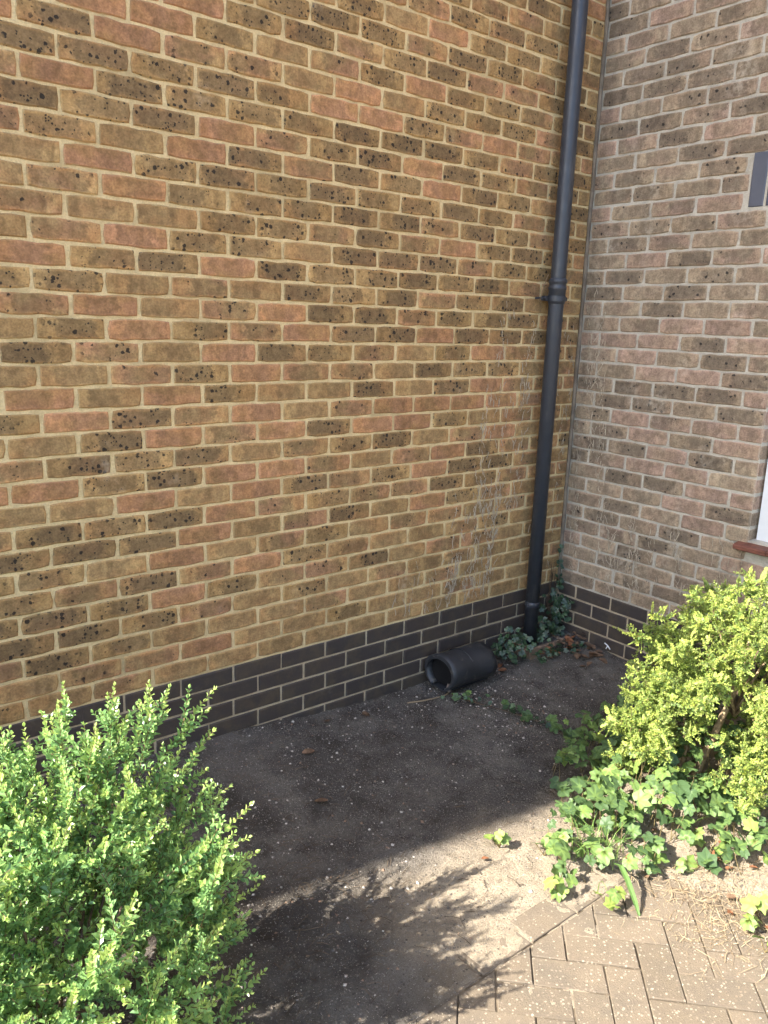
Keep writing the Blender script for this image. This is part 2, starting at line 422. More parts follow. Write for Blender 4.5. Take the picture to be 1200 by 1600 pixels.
MB().box((FX0+.012, -WY0-.10, WZ0+.075), (FX1-.01, -WY0-.0805, WZ1-.07)).obj('sash', M_WHITE, wo)
MB().box((FX0+.03, -1.63, WZ0+.075), (FX0+.045, -WY0-.1, WZ1-.07)).obj('pane', glass_mat(), wo)
MB().box((FX0+.03, -WY1+.07, WZ0+.075), (FX0+.045, -1.70, WZ1-.07)).obj('pane', glass_mat(), wo)
# the sill: two courses of quarry tile, the front edge rounded
yy = .985
while yy < WY1+.04:
    y2 = min(yy+.150, WY1+.06); mb = MB(); d = R.uniform(-.001, .001)
    prof = [(.054, .012), (-.040, -.004), (-.048, -.010), (-.048, -.024), (-.042, -.029), (.054, -.020)]
    vs = [(x, -yy-.001, WZ0-.012+z+d) for x, z in prof]+[(x, -y2+.002, WZ0-.012+z+d) for x, z in prof]; n = 6
    mb.add(vs, [tuple(range(n)), tuple(range(2*n-1, n-1, -1))]+[(q, q+n, (q+1) % n+n, (q+1) % n) for q in range(n)])
    mb.obj('sill_tile', M_TILE, wo); yy = y2

# ------------------------------------------------------------------ ground
def sstep(a, b, x):
    t = max(0., min(1., (x-a)/(b-a))); return t*t*(3-2*t)
def soil_z(x, y):
    n = noise.noise((x*1.7, y*1.7, 3.1)); n2 = noise.noise((x*7, y*7, 1.0)); n3 = noise.noise((x*24, y*24, 5.0)); n4 = noise.noise((x*60, y*60, 9.0))
    bed = sstep(-1.456, -1.436, y+.004*n3)
    right = sstep(-1.35, -1.05, x+.06*n2+ .35*(y+1.45 if y < -1.45 else 0))
    m = max(bed, right)
    h = .010+.010*n+.008*n2+.0055*n3+.003*n4
    w = sstep(-.75, 0, y)
    h += w*(.012+.075*sstep(-1.15, -2.3, x)+.085*sstep(-.55, 0, x))
    h += .045*sstep(-.5, 0, x)*(1-w)
    h += .03*right*sstep(-1.0, -1.3, y)
    low = -.028+.002*n3+sstep(-1.95, -1.6, y)*(.0205+.006*n2+.003*n3+.001*n4)
    cover = .0002+.0032*n2+.0022*n3+.0012*n4
    if x < -2.03: cover += .0035
    if abs(x+2.020) < .008 and y < -1.36: cover = -.008                      # thin dirt creeping over the edging blocks
    k = sstep(-1.37, -1.27, y+.03*n2)
    if y < -1.28 and right < .02: h = h*k+cover*(1-k)
    return h*m+low*(1-m)
def soil_mat():
    k = NT('bare_soil')
    a = k.ramp(k.noise(2.6, 5, .68), .38, .62)
    col = k.mix(a, (.225, .203, .176), (.122, .109, .096))
    col = k.mix(k.ramp(k.noise(8, 5, .65), .45, .7, 0, .8), col, (.075, .064, .054))
    y = k.sep(k.pos)[1]; x = k.sep(k.pos)[0]
    sandy = k.mth('MULTIPLY', k.ramp(k.mth('ADD', y, k.mth('MULTIPLY', k.noise(4, 3), .35)), -.72, -1.0), k.ramp(k.mth('ADD', x, k.mth('MULTIPLY', k.noise(5, 3), .3)), -2.15, -1.75))  # pale dry sand kept to the sunlit strip, sunlight put into its colour
    grain = k.noise(330, 3, .7)
    col = k.mix(k.ramp(grain, .3, .72, .0, .55), col, (.055, .048, .041))
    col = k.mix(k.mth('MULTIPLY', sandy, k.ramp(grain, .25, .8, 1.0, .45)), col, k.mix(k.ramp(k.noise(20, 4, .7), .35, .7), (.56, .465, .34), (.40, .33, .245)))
    d3, c3 = k.vor(110); c3s = k.sep(c3); g3 = k.mth('MULTIPLY', k.ramp(k.mth('SUBTRACT', d3, k.ramp(c3s[1], .45, 1, -.1, .42)), .06, -.06), .75)
    col = k.mix(g3, col, k.mix(c3s[0], (.30, .27, .235), (.05, .044, .038)))
    d, c = k.vor(240); g = k.mth('MULTIPLY', k.mth('LESS_THAN', d, k.ramp(k.sep(c)[1], .5, 1, 0, .42)), .9)
    col = k.mix(g, col, k.mix(k.sep(c)[0], (.52, .47, .40), (.16, .14, .12)))
    k.bump(k.noise(80, 6, .78), 1.0, .02)
    return k.out(col, .95, .12)
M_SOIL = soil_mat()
def soil_mesh():
    x0, x1, y0, y1, st = -4.4, .0, -3.0, .0, .0115
    nx, ny = int((x1-x0)/st)+1, int((y1-y0)/st)+1
    vs = []
    for j in range(ny):
        y = y0+(y1-y0)*j/(ny-1)
        for i in range(nx):
            x = x0+(x1-x0)*i/(nx-1)
            vs.append((x, y, soil_z(x, y) if y > -2.2 else -.03))
    fs = [(j*nx+i, j*nx+i+1, (j+1)*nx+i+1, (j+1)*nx+i) for j in range(ny-1) for i in range(nx-1)]
    me = bpy.data.meshes.new('soil'); me.from_pydata(vs, [], fs); me.materials.append(M_SOIL)
    me.polygons.foreach_set('use_smooth', [True]*len(fs)); me.update(); return me
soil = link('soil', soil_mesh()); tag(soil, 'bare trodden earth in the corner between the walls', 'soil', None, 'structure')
def far_mat():
    k = NT('far_ground'); br = k.n.new('ShaderNodeTexBrick'); k.L(k.pos, br.inputs['Vector'])
    br.inputs['Scale'].default_value = 5; br.inputs['Mortar Size'].default_value = .012
    br.inputs['Color1'].default_value = (.17, .145, .115, 1); br.inputs['Color2'].default_value = (.15, .13, .10, 1); br.inputs['Mortar'].default_value = (.09, .075, .06, 1)
    return k.out(k.mix(k.ramp(k.noise(1.5, 4), .4, .7, 0, .4), br.outputs[0], (.13, .11, .09)), .9, .2)
gm = MB().add([(-400, -400, -.05), (400, -400, -.05), (400, 400, -.05), (-400, 400, -.05)], [(0, 1, 2, 3)])
gr = gm.obj('ground', far_mat()); tag(gr, 'paved ground reaching out around the house', 'ground', None, 'structure')

# block paving: 200 x 100 blocks in herringbone at 45 degrees, a stretcher edging along y = -1.45
M_SAND = simple('joint_sand', (.17, .135, .095), .95, .1, 0, .5, 30, .6, 200)
pv = MB().add([(-4.4, -3.3, -.0060), (-.95, -3.3, -.0060), (-.95, -1.44, -.0060), (-4.4, -1.44, -.0060)], [(0, 1, 2, 3)]).obj('pavement', M_SAND)
tag(pv, 'buff block paving laid in herringbone', 'pavement', None, 'structure')
def paver_mat():
    k = NT('concrete_paver'); r = k.rnd()
    col = k.mix(r, (.165, .134, .098), (.205, .166, .122))
    col = k.mix(k.ramp(k.noise(4.5, 6, .72), .42, .68, 0, .8), col, (.135, .116, .092))
    d, c = k.vor(120); cs = k.sep(c)
    g = k.mth('LESS_THAN', d, k.ramp(cs[1], .35, 1, .05, .45))
    col = k.mix(k.mth('MULTIPLY', g, .85), col, k.mix(cs[0], (.46, .40, .31), (.20, .155, .115)))
    gr_ = k.noise(300, 3, .7); col = k.mix(k.ramp(gr_, .35, .75, 0, .45), col, (.09, .072, .055))
    k.bump(k.noise(200, 3, .7), .8, .004)
    return k.out(col, .9, .2)
M_PAV = paver_mat()
def clip(poly, axis, val, keep_less):
    out = []
    for i in range(len(poly)):
        a, b = poly[i], poly[(i+1) % len(poly)]
        ia = (a[axis] <= val) == keep_less; ib = (b[axis] <= val) == keep_less
        if ia: out.append(a)
        if ia != ib:
            t = (val-a[axis])/(b[axis]-a[axis]); out.append((a[0]+(b[0]-a[0])*t, a[1]+(b[1]-a[1])*t))
    return out
def prism(poly, z0, z1, bev):
    c = (sum(p[0] for p in poly)/len(poly), sum(p[1] for p in poly)/len(poly)); n = len(poly)
    def ins(p, d):
        v = Vector((c[0]-p[0], c[1]-p[1])); l = v.length; v = v/l*min(d*1.4, l*.5); return (p[0]+v.x, p[1]+v.y)
    mb = MB()
    vs = [(*p, z0) for p in poly]+[(*p, z1-bev) for p in poly]+[(*ins(p, bev), z1) for p in poly]
    fs = [(a+i, a+(i+1) % n, a+n+(i+1) % n, a+n+i) for a in (0, n) for i in range(n)]+[tuple(range(2*n, 3*n))]
    return mb.add(vs, fs)
e1 = Vector((.7071, -.7071)); e2 = Vector((-.7071, -.7071)); s0, t0, U = -.166, 2.264, .1015
pr = random.Random(21); cand = []
for a in range(-22, 22):
    for b in range(-12, 14):
        ou, ov = a+2*b, -a+2*b
        for (us, vs_, ul, vl) in ((ou, ov, 2, 1), (ou+2, ov, 1, 2)):
            g = .0022
            q = [(us*U+g, vs_*U+g), ((us+ul)*U-g, vs_*U+g), ((us+ul)*U-g, (vs_+vl)*U-g), (us*U+g, (vs_+vl)*U-g)]
            P = []
            for u, v in q:
                w = e1*(s0+u)+e2*(t0+v); P.append((w.x+pr.uniform(-.001, .001), w.y+pr.uniform(-.001, .001)))
            P = clip(P, 1, -1.456, True)
            if len(P) < 3: continue
            P = clip(P, 0, -.95, True)
            if len(P) < 3: continue
            P = clip(P, 0, -4.3, False)
            if len(P) < 3: continue
            P = clip(P, 1, -3.25, False)
            if len(P) < 3: continue
            ar = abs(sum(P[i][0]*P[(i+1) % len(P)][1]-P[(i+1) % len(P)][0]*P[i][1] for i in range(len(P))))/2
            if ar < .0004: continue
            cand.append(P)
ins_, outs = [], MB()
for P in cand:
    c = (sum(p[0] for p in P)/len(P), sum(p[1] for p in P)/len(P)); q = project((*c, 0))
    P = P if sum(P[i][0]*P[(i+1) % len(P)][1]-P[(i+1) % len(P)][0]*P[i][1] for i in range(len(P))) > 0 else P[::-1]
    z1 = pr.uniform(-.003, .002)
    mb = prism(P, -.05, z1, .0022)
    if q and -250 < q[0] < 1450 and q[1] < 1850: mb.obj('paver', M_PAV, pv)
    else: outs.add(mb.v, mb.f)
outs.obj('paver_field', M_PAV, pv)['kind'] = 'stuff'
x = -2.022-.205*11
while x < -1.0:
    g = .004; P = [(x+g, -1.449), (x+.205-g, -1.449), (x+.205-g, -1.352), (x+g, -1.352)]
    tiltz = pr.uniform(-.003, .002)
    prism(P, -.05, tiltz, .003).obj('edging_paver', M_PAV, pv); x += .205

# ------------------------------------------------------------------ downpipe
def pipe_mat():
    k = NT('black_plastic_pipe'); c = k.mix(k.noise(12, 3), (.026, .031, .042), (.034, .039, .050))
    du = k.mth('MULTIPLY', k.ramp(k.noise(7, 6, .75, k.scalevec((3, 3, .6))), .50, .72), .35); c = k.mix(du, c, (.12, .115, .105))
    return k.out(c, k.ramp(k.noise(25, 4), .3, .7, .34, .55), .5)
M_PIPE = pipe_mat()
PX, PY, PR = -.283, -.068, .0365
dp = empty('downpipe', (PX, PY, .12)); tag(dp, 'black plastic rainwater downpipe standing in the corner of the walls', 'downpipe')
def vert(name, prof, n=28):
    o = MB().lathe(prof, (0, 0, 0), n).obj(name, M_PIPE, dp, True); o.location = (0, 0, -.12); return o
vert('lower_pipe', [(PR-.004, .10), (PR, .10), (PR, 1.92)])
vert('upper_pipe', [(PR, 1.90), (PR, 7.6), (PR-.004, 7.6)])
vert('socket', [(PR, 1.850), (PR+.0045, 1.853), (PR+.0045, 1.915), (PR+.0075, 1.918), (PR+.0075, 1.928), (PR+.0045, 1.931), (PR+.0045, 1.945), (PR+.008, 1.948), (PR+.008, 1.962), (PR+.003, 1.968), (PR, 1.97)])
vert('shoe_collar', [(PR, .300), (PR+.002, .302), (PR+.002, .325), (PR, .327)])
def bracket(z):
    mb = MB().lathe([(PR, z-.014), (PR+.007, z-.013), (PR+.007, z+.013), (PR, z+.014)], (0, 0, 0), 28)
    mb.box((-.082, .018, z-.011), (.074, .026, z+.011)); mb.box((-.03, .026, z-.011), (.03, .066, z+.011))
    o = mb.obj('bracket', M_PIPE, dp); o.location = (0, 0, -.12)
    for sx in (-.076, .066):
        b = MB().tube([(sx, -.002, z), (sx, .066, z)], .0055, 8); b.tube([(sx, -.004, z), (sx, .004, z)], .0105, 8)
        q = b.obj('bolt', M_PIPE, o)
bracket(1.875); bracket(4.2)
# gully rim of fired clay round the pipe's foot
M_CLAY = simple('clay_gully', (.34, .24, .165), .8, .25, 0, .4, 30, .4)
gu = MB()
gx0, gx1, gy0, gy1, gz = -.365, -.095, -.155, -.012, .100
for a, b in (((gx0, gy0, gz-.1), (gx1, gy0+.014, gz)), ((gx0, gy0+.018, gz-.1), (gx0+.018, gy1, gz-.001)), ((gx1-.018, gy0+.018, gz-.1), (gx1, gy1, gz-.001)), ((gx0+.018, gy0+.018, gz-.1), (gx1-.018, gy1, gz-.07))): gu.box(a, b)
go = gu.obj('gully_surround', M_CLAY); tag(go, 'low square clay gully surround under the foot of the downpipe', 'gully')

# ------------------------------------------------------------------ black tunnel by the wall
def tunnel():
    L, Rr, th = .30, .098, .016
    k = NT('dark_grey_plastic')
    c = k.mix(k.ramp(k.noise(9, 4), .35, .65), (.020, .021, .024), (.032, .034, .039))
    c = k.mix(k.mth('MULTIPLY', k.ramp(k.noise(22, 5, .7), .56, .74), .6), c, (.17, .15, .12))
    k.bump(k.noise(35, 3), .25, .003); mt = k.out(c, .48, .45)
    root = empty('plastic_tunnel', (-.835, -.112, .030)); root.rotation_euler = (.0, .035, .035)
    tag(root, 'short dark grey plastic tunnel lying on the soil against the long wall', 'tunnel')
    n = 30; mb = MB(); vs = []; fs = []; ns = 9
    def prof(t, r, s):
        a = math.radians(-62+304*t); wob = 1+.015*math.sin(3*a+s*4)
        yy = math.cos(a)*r*wob*1.02; zz = math.sin(a)*r*wob*.90+.076
        return yy, max(zz, .0)
    for s in range(ns+1):
        x = -L/2+L*s/ns; sag = 1-.03*math.sin(math.pi*s/ns)+ (.012 if s in (0, ns) else 0)
        for r in (Rr, Rr-th):
            for i in range(n+1):
                yy, zz = prof(i/n, r*sag, s/ns); vs.append((x, yy, zz+.008))
    st = 2*(n+1)
    for s in range(ns):
        for i in range(n):
            a = s*st+i; fs.append((a, a+1, a+1+st, a+st)); b = a+n+1; fs.append((b+1, b, b+st, b+1+st))
        for e in (0, n): a = s*st+e; fs.append((a, a+st, a+st+n+1, a+n+1) if e == 0 else (a+st, a, a+n+1, a+st+n+1))
    for s in (0, ns):
        for i in range(n): a = s*st+i; fs.append((a, a+n+1, a+n+2, a+1) if s == 0 else (a+1, a+n+2, a+n+1, a))
    mb.add(vs, fs); sh = mb.obj('shell', mt, root, True)
    ro = [prof(i/24, Rr-.002, 0) for i in range(25)]; hi = [(a*.86, .004+b*.86) for a, b in ro]; rim = MB()
    vs = [(-L/2-.001, a, b+.008) for a, b in ro]+[(-L/2-.001, a, b+.008) for a, b in hi]+[(-L/2+.008, a, b+.008) for a, b in hi]
    rim.add(vs, [(i, 25+i, 26+i, i+1) for i in range(24)]+[(25+i, 50+i, 51+i, 26+i) for i in range(24)]); rim.obj('mouth_rim', mt, root)
    MB().box((-L/2+.002, -.052, .002), (L/2-.002, .052, .0085)).obj('base_plate', mt, root)
    # black plate added inside to stand for the hollow's shade, and a clip line across the roof
    pts = [prof(i/12, Rr-th-.001, .5) for i in range(13)]
    p = MB(); p.add([(-.118, a, b+.008) for a, b in pts]+[(-.112, a, b+.008) for a, b in pts], [tuple(range(13)), tuple(range(25, 12, -1))]); p.obj('hollow_shade_plate', simple('black_hollow_shade', (.012, .012, .013), .9, .1), root)
    rid = MB(); rid.tube([(-.02+.002*i, *[q+(.008 if j else 0) for j, q in enumerate(prof(.25+.06*i, Rr+.0005, .5))]) for i in range(8)], .0022, 5); rid.obj('seam', mt, root)
    st_ = MB(); st_.tube([(-.135, -.055, .006), (-.125, -.05, .04)], [.013, .010], 7); st_.obj('inner_lump', simple('bait', (.2, .16, .14), .8, .2), root)
tunnel()
#PART2
# ------------------------------------------------------------------ plants
def leaf_mat(name, young, mid, old, trans=.28, rough=.38, spec=.5, varhue=.5):
    k = NT(name); r = k.rnd()
    at = k.n.new('ShaderNodeAttribute'); at.attribute_name = 'tint'; a = k.sep(at.outputs['Vector'])
    age = k.mth('ADD', a[0], k.mth('MULTIPLY', k.mth('SUBTRACT', r, .5), varhue))
    col = k.mix(k.ramp(age, .0, .5), old, mid); col = k.mix(k.ramp(age, .45, 1.0), col, young)
    k.put(k.b.inputs['Base Color'], col); k.put(k.b.inputs['Roughness'], rough); k.b.inputs['Specular IOR Level'].default_value = spec
    tr = k.n.new('ShaderNodeBsdfTranslucent'); k.L(k.mix(.6, col, (.28, .40, .02), 'MULTIPLY') if False else col, tr.inputs[0])
    mx = k.n.new('ShaderNodeMixShader'); mx.inputs[0].default_value = trans
    k.L(k.b.outputs[0], mx.inputs[1]); k.L(tr.outputs[0], mx.inputs[2]); k.L(mx.outputs[0], k.n['Material Output'].inputs[0])
    return k.m
M_LEAF_A = leaf_mat('shrub_leaf_green', (.46, .60, .17), (.28, .47, .16), (.125, .25, .095), .32, .33, .65)
M_LEAF_B = leaf_mat('shrub_leaf_gold', (.53, .60, .14), (.36, .46, .115), (.155, .24, .075), .34, .45, .4)
M_IVY = leaf_mat('ivy_leaf', (.27, .36, .08), (.135, .215, .06), (.062, .112, .042), .2, .5, .35, .55)
M_IVY_D = leaf_mat('dark_ivy_leaf', (.07, .125, .05), (.036, .072, .034), (.023, .047, .025), .1, .36, .5, .6)
M_STEM = simple('green_brown_stem', (.19, .15, .07), .7, .2, 0, .4, 60)
M_WOOD = simple('tan_bark', (.38, .28, .17), .8, .2, 0, .45, 45, .5, 120)
M_DARKW = simple('dark_bark', (.13, .09, .06), .85, .2, 0, .5, 45, .5, 120)
M_DRY = simple('dead_leaf', (.20, .125, .078), .75, .2, 0, .55, 30)
M_DRYR = simple('rust_dead_leaf', (.27, .12, .06), .75, .2, 0, .5, 30)
def straw_mat():
    k = NT('dry_straw'); r = k.rnd(); c = k.mix(r, (.19, .13, .08), (.46, .37, .23)); return k.out(c, .85, .15)
M_STRAW = straw_mat()
M_GRASS = leaf_mat('grass_blade', (.20, .30, .07), (.12, .22, .06), (.07, .14, .045), .25, .45, .35)

def oval_leaf(mb, base, d, n, L, wd, tint, fold=.25, mi=0):
    d = d.normalized(); s = d.cross(n)
    if s.length < 1e-4: s = d.orthogonal()
    s.normalize(); n = s.cross(d).normalized()
    w = L*wd
    P = [base, base+d*L*.30+s*w*.46+n*w*fold, base+d*L*.68+s*w*.42+n*w*fold, base+d*L-n*L*.06, base+d*L*.68-s*w*.42+n*w*fold, base+d*L*.30-s*w*.46+n*w*fold, base+d*L*.5]
    mb.add(P, [(0, 1, 6), (1, 2, 6), (2, 3, 6), (3, 4, 6), (4, 5, 6), (5, 0, 6)], mi, (tint, tint, tint, 1))
def sprig(mb, rr, p, d, L, lf, wd, gap, dist, t0_, t1_, droop=0.0, ang=.95, stem=.0011):
    n = max(3, int(L/gap)); pts = [p.copy()]; q = p.copy(); dd = d.normalized(); side = dd.orthogonal().normalized()
    for i in range(n):
        dd = (dd+Vector((rr.uniform(-1, 1), rr.uniform(-1, 1), rr.uniform(-1, 1)))*.06+Vector((0, 0, -droop))).normalized()
        q = q+dd*gap; pts.append(q.copy())
        f = i/(n-1); s = lf*(1-.45*max(0, (f-.6)/.4))*rr.uniform(.8, 1.15)
        if not dist: side = Matrix.Rotation(math.pi/2+rr.uniform(-.3, .3), 3, dd) @ side
        side = (side-dd*side.dot(dd)).normalized()
        tt = min(1, max(0, t0_+(t1_-t0_)*f+rr.uniform(-.1, .1)))
        a = ang*(1-.35*f)
        for sg in (1, -1):
            if rr.random() < .06: continue
            out = side*sg; ld = dd*math.cos(a)+out*math.sin(a)+Vector((rr.uniform(-1, 1), rr.uniform(-1, 1), rr.uniform(-1, 1)))*.18
            nn = (dd*math.sin(a)-out*math.cos(a))
            if dist: nn = dd.cross(side); nn = nn if nn.z > 0 else -nn
            oval_leaf(mb, q, ld, nn+Vector((rr.uniform(-1, 1), rr.uniform(-1, 1), rr.uniform(-1, 1)))*.25, s, wd, tt)
    oval_leaf(mb, q, dd, side, lf*.6, wd, t1_)
    mb.tube(pts[::3]+[pts[-1]], [stem*(1-.5*i/len(pts[::3])) for i in range(len(pts[::3])+1)], 4, 1, False, (.3, .3, .3, 1))
    return pts
def shoot_mesh(seed, kind):
    rr = random.Random(seed); mb = MB()
    if kind == 'A':
        L = rr.uniform(.15, .24); pts = sprig(mb, rr, Vector((0, 0, 0)), Vector((rr.uniform(-.12, .12), rr.uniform(-.12, .12), 1)), L, .0215, .62, .0115, False, .25, 1.0, 0, 1.0, .0013)
        for b in range(rr.randint(5, 7)):
            i = rr.randint(0, int(len(pts)*.6)); az = rr.uniform(0, 6.28); d = Vector((math.cos(az)*.6, math.sin(az)*.6, rr.uniform(.6, 1.2)))
            sprig(mb, rr, pts[i], d, rr.uniform(.05, .11), .0185, .62, .0112, False, rr.uniform(0, .3), rr.uniform(.45, 1.0))
        mats = [M_LEAF_A, M_STEM]
    else:
        L = rr.uniform(.08, .14); pts = sprig(mb, rr, Vector((0, 0, 0)), Vector((rr.uniform(-.15, .15), rr.uniform(-.15, .15), 1)), L, .0140, .70, .0075, False, .3, 1.0, .0, 1.1, .0012)
        for b in range(rr.randint(13, 17)):
            i = rr.randint(0, int(len(pts)*.85)); az = rr.uniform(0, 6.28); d = Vector((math.cos(az), math.sin(az), rr.uniform(-.1, .9)))
            sprig(mb, rr, pts[i], d, rr.uniform(.03, .065), .0130, .70, .0072, rr.random() < .4, rr.uniform(0, .5), rr.uniform(.3, 1.0), .0, 1.1)
        mats = [M_LEAF_B, M_STEM]
    return mb.mesh('shoot_'+('green' if kind == 'A' else 'gold'), mats, False)
SH_A = [shoot_mesh(100+i, 'A') for i in range(14)]
SH_B = [shoot_mesh(200+i, 'B') for i in range(14)]
def place_shoot(root, me, p, d, spin, sc=1.0):
    q = Vector(d).to_track_quat('Z', 'Y').to_matrix().to_4x4() @ Matrix.Rotation(spin, 4, 'Z')
    o = link('shoot', me, root); o.matrix_local = Matrix.Translation(Vector(p)-root.location) @ q @ Matrix.Scale(sc, 4)
    return o
def shrub(root, rr, meshes, ells, count, upness, keep=None, extra=0):
    n = 0; tries = 0; mass = MB(); cache = {}
    while n < count+extra and tries < (count+extra)*40:
        tries += 1
        c, rad, wgt = ells[rr.choices(range(len(ells)), [e[2] for e in ells])[0]]
        v = Vector((rr.gauss(0, 1), rr.gauss(0, 1), rr.gauss(0, 1))).normalized()
        if v.z < -.65: continue
        sc = rr.uniform(.72, 1.0) if rr.random() < .8 else rr.uniform(.35, .75)
        p = Vector((c[0]+v.x*rad[0]*sc, c[1]+v.y*rad[1]*sc, c[2]+v.z*rad[2]*sc))
        if p.z < .05: continue
        if keep and not keep(p, rr): continue
        out = Vector((v.x, v.y, v.z*.6)); d = (out*rr.uniform(.4, 1.0)+Vector((0, 0, upness*rr.uniform(.6, 1.3)))+Vector((rr.gauss(0, .28), rr.gauss(0, .28), rr.gauss(0, .2)))).normalized()
        s = rr.uniform(.7, 1.12)
        if n < count: place_shoot(root, rr.choice(meshes), p-d*.11*s, d, rr.uniform(0, 6.28), s)
        else:                                   # the shoots past the limit, joined
            me = rr.choice(meshes)
            if me.name not in cache:
                co = np.empty(len(me.vertices)*3, dtype=np.float32); me.vertices.foreach_get('co', co)
                cc = np.empty(len(me.vertices)*4, dtype=np.float32); me.color_attributes['tint'].data.foreach_get('color', cc)
                mi = [p_.material_index for p_ in me.polygons]; cache[me.name] = (co.reshape(-1, 3), [tuple(p_.vertices) for p_ in me.polygons], mi, [tuple(x) for x in cc.reshape(-1, 4)])
            co, fs, mi, cc = cache[me.name]
            q = Matrix.Translation(p-d*.11*s-root.location) @ Vector(d).to_track_quat('Z', 'Y').to_matrix().to_4x4() @ Matrix.Rotation(rr.uniform(0, 6.28), 4, 'Z') @ Matrix.Scale(s, 4)
            qa = np.array(q); w = co @ qa[:3, :3].T+qa[:3, 3]; b = len(mass.v)
            mass.v.extend(map(tuple, w)); mass.f.extend([tuple(b+i for i in f) for f in fs]); mass.mi.extend(mi); mass.c.extend(cc)
        n += 1
    if extra: mass.obj('shoot_mass', list(meshes[0].materials), root)['kind'] = 'stuff'
def branch(root, mat, pts, r0, r1, name='branch'):
    P = [Vector(p) for p in pts]; out = []
    for i in range(len(P)-1):
        for t in range(4): out.append(P[i].lerp(P[i+1], t/4)+Vector((R.uniform(-1, 1), R.uniform(-1, 1), R.uniform(-1, 1)))*.004)
    out.append(P[-1]); n = len(out)
    out = [p-root.location for p in out]
    return MB().tube(out, [r0+(r1-r0)*i/(n-1) for i in range(n)], 7).obj(name, mat, root, True)

# left shrub: fresh green, upright tips
LA = Vector((-3.06, -1.12, 0))
sa = empty('green_shrub', LA); tag(sa, 'fresh green small-leaved shrub with upright shoots in front of the long wall', 'shrub')
ra = random.Random(31)
for a in range(11):
    az = a*.571+.2; t = Vector((math.cos(az)*ra.uniform(.1, .24), math.sin(az)*ra.uniform(.1, .24), ra.uniform(.4, .62)))
    branch(sa, M_DARKW, [LA+Vector((math.cos(az)*.03, math.sin(az)*.03, -.02)), LA+Vector((t.x*.45, t.y*.45, t.z*.5)), LA+t], .007, .0025)
shrub(sa, ra, SH_A, [((-3.02, -1.12, .44), (.38, .36, .41), 1.0), ((-3.34, -1.10, .45), (.34, .36, .44), .5), ((-3.04, -1.12, .26), (.42, .38, .26), .2)], 280, .8, None, 130)
# the long arms that reach out towards the bare soil
for (x, y, z), (dx, dy, dz), s in [((-2.72, -.98, .34), (.95, .3, .12), 1.2), ((-2.70, -1.02, .28), (1, .25, .05), 1.2), ((-2.72, -1.06, .16), (1, .15, .12), 1.15), ((-2.74, -1.12, .07), (1, .05, .02), 1.1), ((-2.76, -1.2, .04), (.9, -.2, .02), 1.0),
        ((-2.74, -1.0, .56), (.75, .2, .5), 1.1), ((-2.76, -1.0, .66), (.6, .15, .7), 1.1), ((-2.78, -1.0, .68), (.5, .2, .85), .95), ((-2.86, -1.04, .74), (.15, .1, 1), .85), ((-2.96, -1.04, .76), (.0, .1, 1), .85), ((-3.08, -1.04, .76), (0, .1, 1), .85), ((-2.71, -.98, .46), (.85, .2, .3), 1.15), ((-2.82, -1.0, .70), (.4, .1, .9), .85), ((-2.9, -1.1, .76), (.1, .0, 1), .85), ((-2.86, -.88, .46), (.3, .6, .7), 1.1), ((-2.98, -.88, .54), (.1, .5, .9), 1.1), ((-3.1, -.9, .5), (-.1, .5, .8), 1.1), ((-2.8, -.9, .58), (.4, .5, .8), 1.0), ((-3.2, -.95, .6), (-.3, .3, .9), 1.1), ((-3.0, -1.16, .78), (-.1, .0, 1), .85), ((-2.84, -1.12, .74), (.3, .0, 1), .9)]:
    place_shoot(sa, ra.choice(SH_A), (x, y, z), Vector((dx, dy, dz)), ra.uniform(0, 6.28), s)

# right shrub: golden green, arching sprays on tan stems
LB = Vector((-.62, -1.26, 0))
sb = empty('golden_shrub', LB); tag(sb, 'yellow-green small-leaved shrub with bare tan stems below the window', 'shrub')
rb = random.Random(41)
branch(sb, M_WOOD, [(-.66, -1.26, 0), (-.63, -1.30, .18), (-.56, -1.33, .40), (-.55, -1.36, .62)], .017, .009)
branch(sb, M_WOOD, [(-.70, -1.22, 0), (-.70, -1.24, .16), (-.72, -1.22, .34), (-.78, -1.2, .52)], .008, .004)
branch(sb, M_WOOD, [(-.60, -1.46, .02), (-.47, -1.50, .14), (-.30, -1.50, .24), (-.16, -1.55, .38)], .016, .009)
for a in range(12):
    az = a*.55; t = Vector((math.cos(az)*rb.uniform(.2, .38), math.sin(az)*rb.uniform(.2, .38), rb.uniform(.5, .72)))
    branch(sb, M_DARKW if a % 2 else M_WOOD, [Vector((-.56, -1.34, .3)), Vector((-.56, -1.36, .3))+Vector((t.x*.5, t.y*.5, .18)), Vector((-.56, -1.38, 0))+t], .006, .0022)
def keepb(p, rr):
    v_ = Vector((p.x+.62, p.y+1.29)); al = v_.dot(Vector((-.895, -.446))); pe = abs(v_.x*-.446+v_.y*.895)
    if al > -.06 and pe < .12 and p.z < .46: return rr.random() < .06                 # gap on the near side where the pale stems show
    if p.z < .30 and -.76 < p.x < -.50 and p.y < -1.18: return rr.random() < .25       # open foot where the stems show
    return True
shrub(sb, rb, SH_B, [((-.56, -1.37, .49), (.48, .42, .37), 1.0), ((-.42, -1.66, .32), (.40, .36, .36), .5), ((-.88, -1.24, .32), (.26, .20, .28), .42), ((-.62, -1.5, .22), (.42, .26, .18), .35)], 290, .22, keepb, 200)
